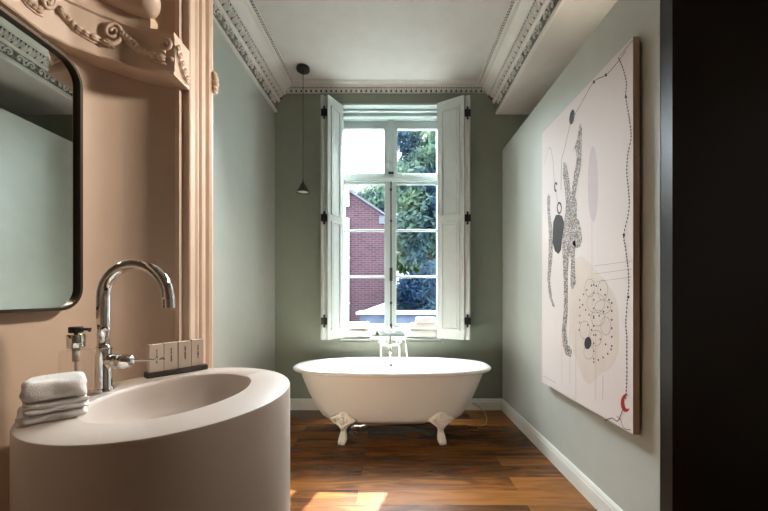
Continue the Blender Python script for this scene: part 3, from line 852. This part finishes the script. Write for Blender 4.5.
obj('garland', b, M['plaster'], fz, smooth=True)
# leaf drop on the end return
b = B()
pe = FZ(175, FB); xe = pe.x+.004
def EP(u, v, d=0): return Vector((xe+d, pe.y+u, FB+(FT-FB)*v))
for i in range(5):
    for q in (-1, 1): ball(b, EP(.010+.013*i+q*.004, .72-.13*i+q*.03, .003), (.006, .008, .009), 8, 5)
tube(b, [EP(.004, .62, .002), EP(.025, .35, .003), EP(.05, .14, .003), EP(.07, .08, .002)], .003, 6)
obj('leaf_drop', b, M['plaster'], fz, smooth=True)
# fat rounded moulding above the frieze with a turned end
b = B(); rings = []
for px in list(range(-60, 145, 8))+[146, 150, 154, 157, 159.5, 161]:
    k = 1.0 if px < 146 else max(.12, (1-((px-146)/15.3)**2)**.5)
    r = .058*k; c = FZ(px, 2.236, .012); n = FN(px)
    rings.append([c+n*(r*.8*math.cos(2*PI*j/14))+Vector((0, 0, r*1.1*math.sin(2*PI*j/14))) for j in range(14)])
loft(b, rings)
loft(b, [[FZ(px, z, d) for d, z in ((-.05, FT), (.004, FT), (.004, 2.20), (-.05, 2.20))] for px in (-60, 0, 41, 69, 100, 125, 140, 151)])
obj('roll_moulding', b, M['plaster'], fz, smooth=True, angle=50)

# ------------------------------------------------------------------ painting
XF = 1.120; PY0, PY1, PZ0, PZ1 = 1.527, 2.448, .555, 2.396
pt = empty('painting', (XF, (PY0+PY1)/2, PZ0), 'large pale canvas with fine black ink figures and dotted lines on the right wall', 'painting')
b = B(); box(b, XF, XF+.030, PY0, PY1, PZ0, PZ1)
for f in b.faces: f.material_index = 1
b.faces.ensure_lookup_table(); b.normal_update()
for f in b.faces:
    if abs(f.calc_center_median().x-XF) < 1e-5: f.material_index = 0
obj('canvas', b, [M['canvas'], M['canvas_side']], pt)
b = B(); box(b, XF+.0302, XR-.0005, PY0+.02, PY1-.02, PZ0+.02, PZ1-.02); obj('stretcher', b, M['black'], pt)
def AP(px, py, d=.0006):
    y = XF*F/(px-PX); return Vector((XF-d, y, CAMZ-(py-PY)*y/F))
def patch(bm, pts, d=.0006):
    v = [bm.verts.new(AP(x, y, d)) for x, y in pts]; v2 = [bm.verts.new(AP(x, y, 0)) for x, y in pts]
    bm.faces.new(v); n = len(v)
    for i in range(n): bm.faces.new((v[i], v[(i+1) % n], v2[(i+1) % n], v2[i]))
def stroke(bm, pts, w_, d=.0010):
    q = [AP(x, y, d) for x, y in pts]; L_, R2 = [], []
    for i, c in enumerate(q):
        a = q[max(0, i-1)]; e = q[min(len(q)-1, i+1)]; t = (e-a).normalized(); n = Vector((0, -t.z, t.y))
        ww = w_ if not isinstance(w_, (list, tuple)) else w_[i]
        L_.append(bm.verts.new(c+n*ww/2)); R2.append(bm.verts.new(c-n*ww/2))
    for i in range(len(q)-1): bm.faces.new((L_[i], L_[i+1], R2[i+1], R2[i]))
def smoothpts(pts, n=6):
    out = []
    for i in range(len(pts)-1):
        p0, p1, p2, p3 = pts[max(0, i-1)], pts[i], pts[i+1], pts[min(len(pts)-1, i+2)]
        for k in range(n):
            t = k/n
            out.append(tuple(.5*((2*p1[j])+(-p0[j]+p2[j])*t+(2*p0[j]-5*p1[j]+4*p2[j]-p3[j])*t*t+(-p0[j]+3*p1[j]-3*p2[j]+p3[j])*t**3) for j in (0, 1)))
    out.append(pts[-1]); return out
def dots(bm, pts, step, r, d=.0012):
    acc = 0; last = None
    for q in smoothpts(pts, 14):
        v = AP(q[0], q[1], d)
        if last is None or (v-last).length >= step:
            ring = [bm.verts.new(v+Vector((0, r*math.cos(2*PI*j/7), r*math.sin(2*PI*j/7)))) for j in range(7)]; bm.faces.new(ring); last = v
def ell(bm, cx_, cy_, rx, ry, rot=0, d=.0014, n=20):
    pts = []
    for j in range(n):
        a = 2*PI*j/n; x, y = rx*math.cos(a), ry*math.sin(a); c, s_ = math.cos(rot), math.sin(rot)
        pts.append((cx_+x*c-y*s_, cy_+x*s_+y*c))
    patch(bm, pts, d)
def ring(bm, cx_, cy_, rx, ry, w_, d=.0012, n=24, a0=0, a1=360):
    stroke(bm, [(cx_+rx*math.cos(math.radians(a0+(a1-a0)*j/n)), cy_+ry*math.sin(math.radians(a0+(a1-a0)*j/n))) for j in range(n+1)], w_, d)
# washes
b = B()
patch(b, smoothpts([(573, 262), (580, 256), (588, 262), (597, 272), (608, 285), (616, 300), (619, 330), (618, 352), (610, 368), (600, 374), (590, 384), (583, 378), (578, 364), (572, 345), (569, 320), (570, 290), (573, 262)], 3)[:-1], .0004)
obj('beige_wash', b, M['wash'], pt)
b = B(); ell(b, 593, 184, 5, 38, 0, .0004); obj('mauve_wash', b, M['mauve'], pt)
# mottled figure
b = B()
fig = [[(573, 152), (577, 140), (580, 123), (582, 128), (581.5, 150), (581, 165), (577, 185), (575, 197), (571, 195), (574, 175), (577, 158), (575, 147)],
       [(563.5, 162), (566, 163), (569, 178), (571, 196), (575, 196), (577, 203), (576.5, 218), (579, 221), (581, 229), (582, 239), (580, 247), (576, 248), (572, 243), (575, 240), (575, 248), (575, 268), (576, 283), (572.5, 290), (570.5, 285), (571, 262), (570, 252), (568, 270), (568, 290), (568, 310), (566, 330), (568, 345), (572, 350), (571, 357), (566, 355), (563, 345), (562, 330), (564, 310), (564, 285), (563, 262), (562, 245), (564, 225), (566, 205), (565, 190), (563, 175)],
       [(548, 194), (550, 196), (550, 213), (552, 225), (553, 245), (552, 262), (550, 280), (552, 298), (555, 307), (553, 307), (549, 295), (547.5, 278), (548.5, 258), (549, 235), (547.5, 213), (547, 200)]]
for q in fig: patch(b, q, .0008)
obj('mottled_figure', b, M['mottle'], pt)
# ink drawing
b = B()
stroke(b, smoothpts([(626, 51), (618, 62), (606, 75), (594, 82), (580, 106), (573, 118), (569, 130), (565, 148), (562, 160), (561, 190)]), .004)
stroke(b, smoothpts([(636-3, 40), (620, 56)]), .003)
dots(b, [(619, 58), (623, 68), (626.5, 82), (626, 97), (628.5, 112), (631, 130), (631, 140), (628, 155), (627, 172), (628.5, 188), (629.5, 203), (628, 217), (624, 235), (626, 250), (628.5, 270), (629, 285), (628, 297), (626, 323), (627, 336), (627, 350), (627, 378), (626, 400)], .014, .0048)
stroke(b, smoothpts([(619, 58), (623, 68), (626.5, 82), (626, 97), (628.5, 112), (631, 130), (631, 140), (628, 155), (627, 172), (628.5, 188), (629.5, 203), (628, 217), (624, 235), (626, 250), (628.5, 270), (629, 285), (628, 297), (626, 323), (627, 336), (627, 350), (627, 378), (626, 400)]), .0016)
ell(b, 572, 117, 2.3, 7.5, .15)
patch(b, [(553.5, 222), (556, 215), (559, 214.5), (562, 216), (564, 222), (563.5, 230), (562, 240), (561, 250), (558.5, 254), (555, 251), (553, 243), (553, 232)], .0014)
ring(b, 559.5, 208, 2.0, 5.2, .012); ring(b, 556, 187, 1.4, 4, .012, a0=60, a1=330)
ell(b, 588, 343, 3.4, 6.2, .1)
stroke(b, smoothpts([(544, 165), (549.5, 147.5), (553, 160), (554, 175), (555.5, 186), (557.5, 200), (559, 205)]), .0025)
# dotted diamond lattice
for seg in ([(580, 300), (594, 285), (612, 303)], [(580, 300), (594, 318), (612, 303)], [(580, 300), (580, 320), (579, 335)], [(612, 303), (612, 330), (612, 350)], [(594, 318), (594, 345), (594, 362)], [(594, 362), (604, 357), (612, 350)], [(588, 325), (596, 335), (612, 350)], [(594, 285), (594, 300), (594, 318)]):
    dots(b, [(q[0], q[1]) for q in seg], .040, .006)
for x, y in ((626, 97), (624, 235), (628.5, 297), (606, 75), (594, 82)): ell(b, x, y, 1.0, 1.6)
stroke(b, smoothpts([(605, 421), (612, 418), (618, 421), (622, 412), (625, 405)]), .004); stroke(b, [(617, 416), (621, 420)], .004); stroke(b, smoothpts([(621, 420), (624, 428), (631, 430)]), .003)
obj('ink_drawing', b, M['ink'], pt)
b = B()
for cx_, cy_, rx, ry in ((590, 288, 5, 9), (603, 290, 5, 10), (596, 303, 9, 10), (606, 326, 5, 9), (598, 318, 7, 8), (585, 330, 5, 9), (596, 338, 6, 8), (589, 352, 5, 7), (603, 307, 8, 7)): ring(b, cx_, cy_, rx, ry, .003)
for x in (562, 570, 576, 596, 603): stroke(b, [(x, 330 if x < 600 else 375), (x, 385 if x < 575 else 400)], .0022)
for y in (262, 270, 278): stroke(b, [(594, y+4), (632, y-1)], .0018)
stroke(b, [(592, 222), (592.5, 330)], .0018)
stroke(b, [(543.5, 376), (556, 383)], .003)
obj('faint_drawing', b, M['inksoft'], pt)
b = B(); n = 14
po = [(626+5*math.cos(math.radians(a)), 403+9*math.sin(math.radians(a))) for a in range(60, 301, 20)]
pi_ = [(627.6+3.4*math.cos(math.radians(a)), 402+7*math.sin(math.radians(a))) for a in range(300, 59, -20)]
patch(b, po+pi_, .0014); obj('red_crescent', b, M['red'], pt)

# ------------------------------------------------------------------ outside
GZ = -3.2
b = B(); box(b, -14, 14, YO+.2, 40, GZ-.1, GZ)
structure('ground', b, M['ground'], 'courtyard ground below the window', 'ground')
HY = 10.0
q = F/HY
def hx(px): return (px-PX)*HY/F
def hz(py): return CAMZ-(py-PY)*HY/F
ho = empty('brick_house', (-3, HY, GZ), 'red brick gabled house seen through the left casement', 'house')
xr_ = hx(384.5); 
slope = (hz(215)-hz(192))/(hx(385)-hx(350)); xrid = -4.2
zr = hz(215)+(xrid-hx(385))*slope; ze = hz(216)
b = B(); prism(b, [(xrid*2-xr_, GZ), (xr_, GZ), (xr_, ze), (xrid, zr), (xrid*2-xr_, ze)], 'Y', HY, HY+7)
obj('brick_wall', b, M['brick'], ho)
b = B()
for s_ in (1, -1):
    def rx(x): return x if s_ > 0 else 2*xrid-x
    ex = xr_+.15; ez = ze+slope*.15
    prism(b, [(rx(xrid), zr+.01), (rx(ex), ez+.01), (rx(ex), ez+.07), (rx(xrid), zr+.07)], 'Y', HY-.12, HY+7.1)
obj('roof', b, M['slate'], ho)
b = B()
tube(b, [(hx(347.3), HY-.09, GZ), (hx(347.3), HY-.09, hz(219))], .075, 10)
tube(b, [(hx(347.3), HY-.09, hz(207)), (hx(347.3), HY-.09, hz(188))], .075, 10)
for py in (232, 258, 303): lathe(b, [(.09, -.03), (.09, .03)], (hx(347.3), HY-.09, hz(py)), 'Z', 10)
obj('drainpipe', b, M['pipe'], ho, smooth=True, angle=40)
b = B(); box(b, hx(379), xr_+.02, HY-.05, HY+.02, hz(224), hz(216)); obj('gutter_box', b, M['slate'], ho)
# low outbuilding with a white gabled roof edge
OY = 7.2
def ox(px): return (px-PX)*OY/F
def oz(py): return CAMZ-(py-PY)*OY/F
ob = empty('outbuilding', (0, OY, GZ), 'low outbuilding with a white roof below the left casement', 'outbuilding')
b = B(); prism(b, [(ox(361), oz(312)), (ox(389), oz(302)), (ox(394), oz(312)), (ox(394), oz(313)), (ox(361), oz(313))], 'Y', OY, OY+.9); obj('roof', b, M['awning'], ob)
b = B(); box(b, ox(356), ox(470), OY-.02, OY+.95, oz(314.2), oz(312.2)); obj('gutter', b, M['pipe'], ob)
b = B(); box(b, ox(360), ox(466), OY+.05, OY+.9, GZ, oz(314.2)); obj('wall', b, M['slatewall'], ob)

def tree(name, c, rad, n, leaf, label, seed, trunk_r=.18, size=.16, group='trees seen through the window'):
    rnd = random.Random(seed); c = Vector(c)
    root = empty(name, (c.x, c.y, GZ), label, 'tree', group)
    b = B()
    clumps = []
    for _ in range(70):
        d = Vector((rnd.gauss(0, 1), rnd.gauss(0, 1), rnd.gauss(0, 1))).normalized()*rnd.random()**.5*.95
        clumps.append((c+Vector((d.x*rad[0], d.y*rad[1], d.z*rad[2])), rnd.uniform(.42, .78)*min(rad)))
    for i in range(n):
        cc, rr_ = rnd.choice(clumps)
        d = Vector((rnd.gauss(0, 1), rnd.gauss(0, 1), rnd.gauss(0, 1))).normalized()*rr_*rnd.uniform(.55, 1.05)
        o = cc+d
        u = Vector((rnd.gauss(0, 1), rnd.gauss(0, 1), rnd.gauss(0, 1))).normalized(); v = u.orthogonal().normalized(); s_ = size*rnd.uniform(.6, 1.2)
        b.faces.new([b.verts.new(o-u*s_), b.verts.new(o+v*s_*.45), b.verts.new(o+u*s_), b.verts.new(o-v*s_*.45)])
    me = bpy.data.meshes.new('foliage'); b.to_mesh(me); b.free(); me.materials.append(leaf)
    f = bpy.data.objects.new('foliage', me); COL.objects.link(f); f.parent = root; f.matrix_parent_inverse = world_of(root).inverted()
    b = B(); tube(b, [(c.x, c.y, GZ), (c.x+.05, c.y, (GZ+c.z)/2), (c.x, c.y, c.z)], [trunk_r, trunk_r*.8, trunk_r*.4], 10)
    for k in range(6):
        e = clumps[k][0]; s0 = Vector((c.x, c.y, c.z-rad[2]*.5)); tube(b, [s0, (s0+e)/2+Vector((0, 0, .1)), e], [trunk_r*.4, trunk_r*.25, .02], 6)
    obj('trunk', b, M['trunk'], root, smooth=True)
    return root
tree('tree', (1.45, 12.6, 4.9), (1.5, .9, 2.9), 24000, M['leaf'], 'tall blue-green leafy tree filling the right casement', 21)
tree('tree', (-2.0, 22, 6.2), (3.6, 1.4, 2.2), 20000, M['leaf'], 'tree showing above the brick house roof', 23, .18, .2)
tree('tree', (3.0, 19.2, 2.9), (3.4, 1.4, 3.6), 26000, M['leaf2'], 'lighter green tree behind, at the right edge of the window', 24, .18, .2)
tree('shrub', (.85, 9.0, .1), (.85, .45, 2.4), 22000, M['leaf3'], 'dark blue-green shrub behind the lower right panes', 31, .08, .085, None)
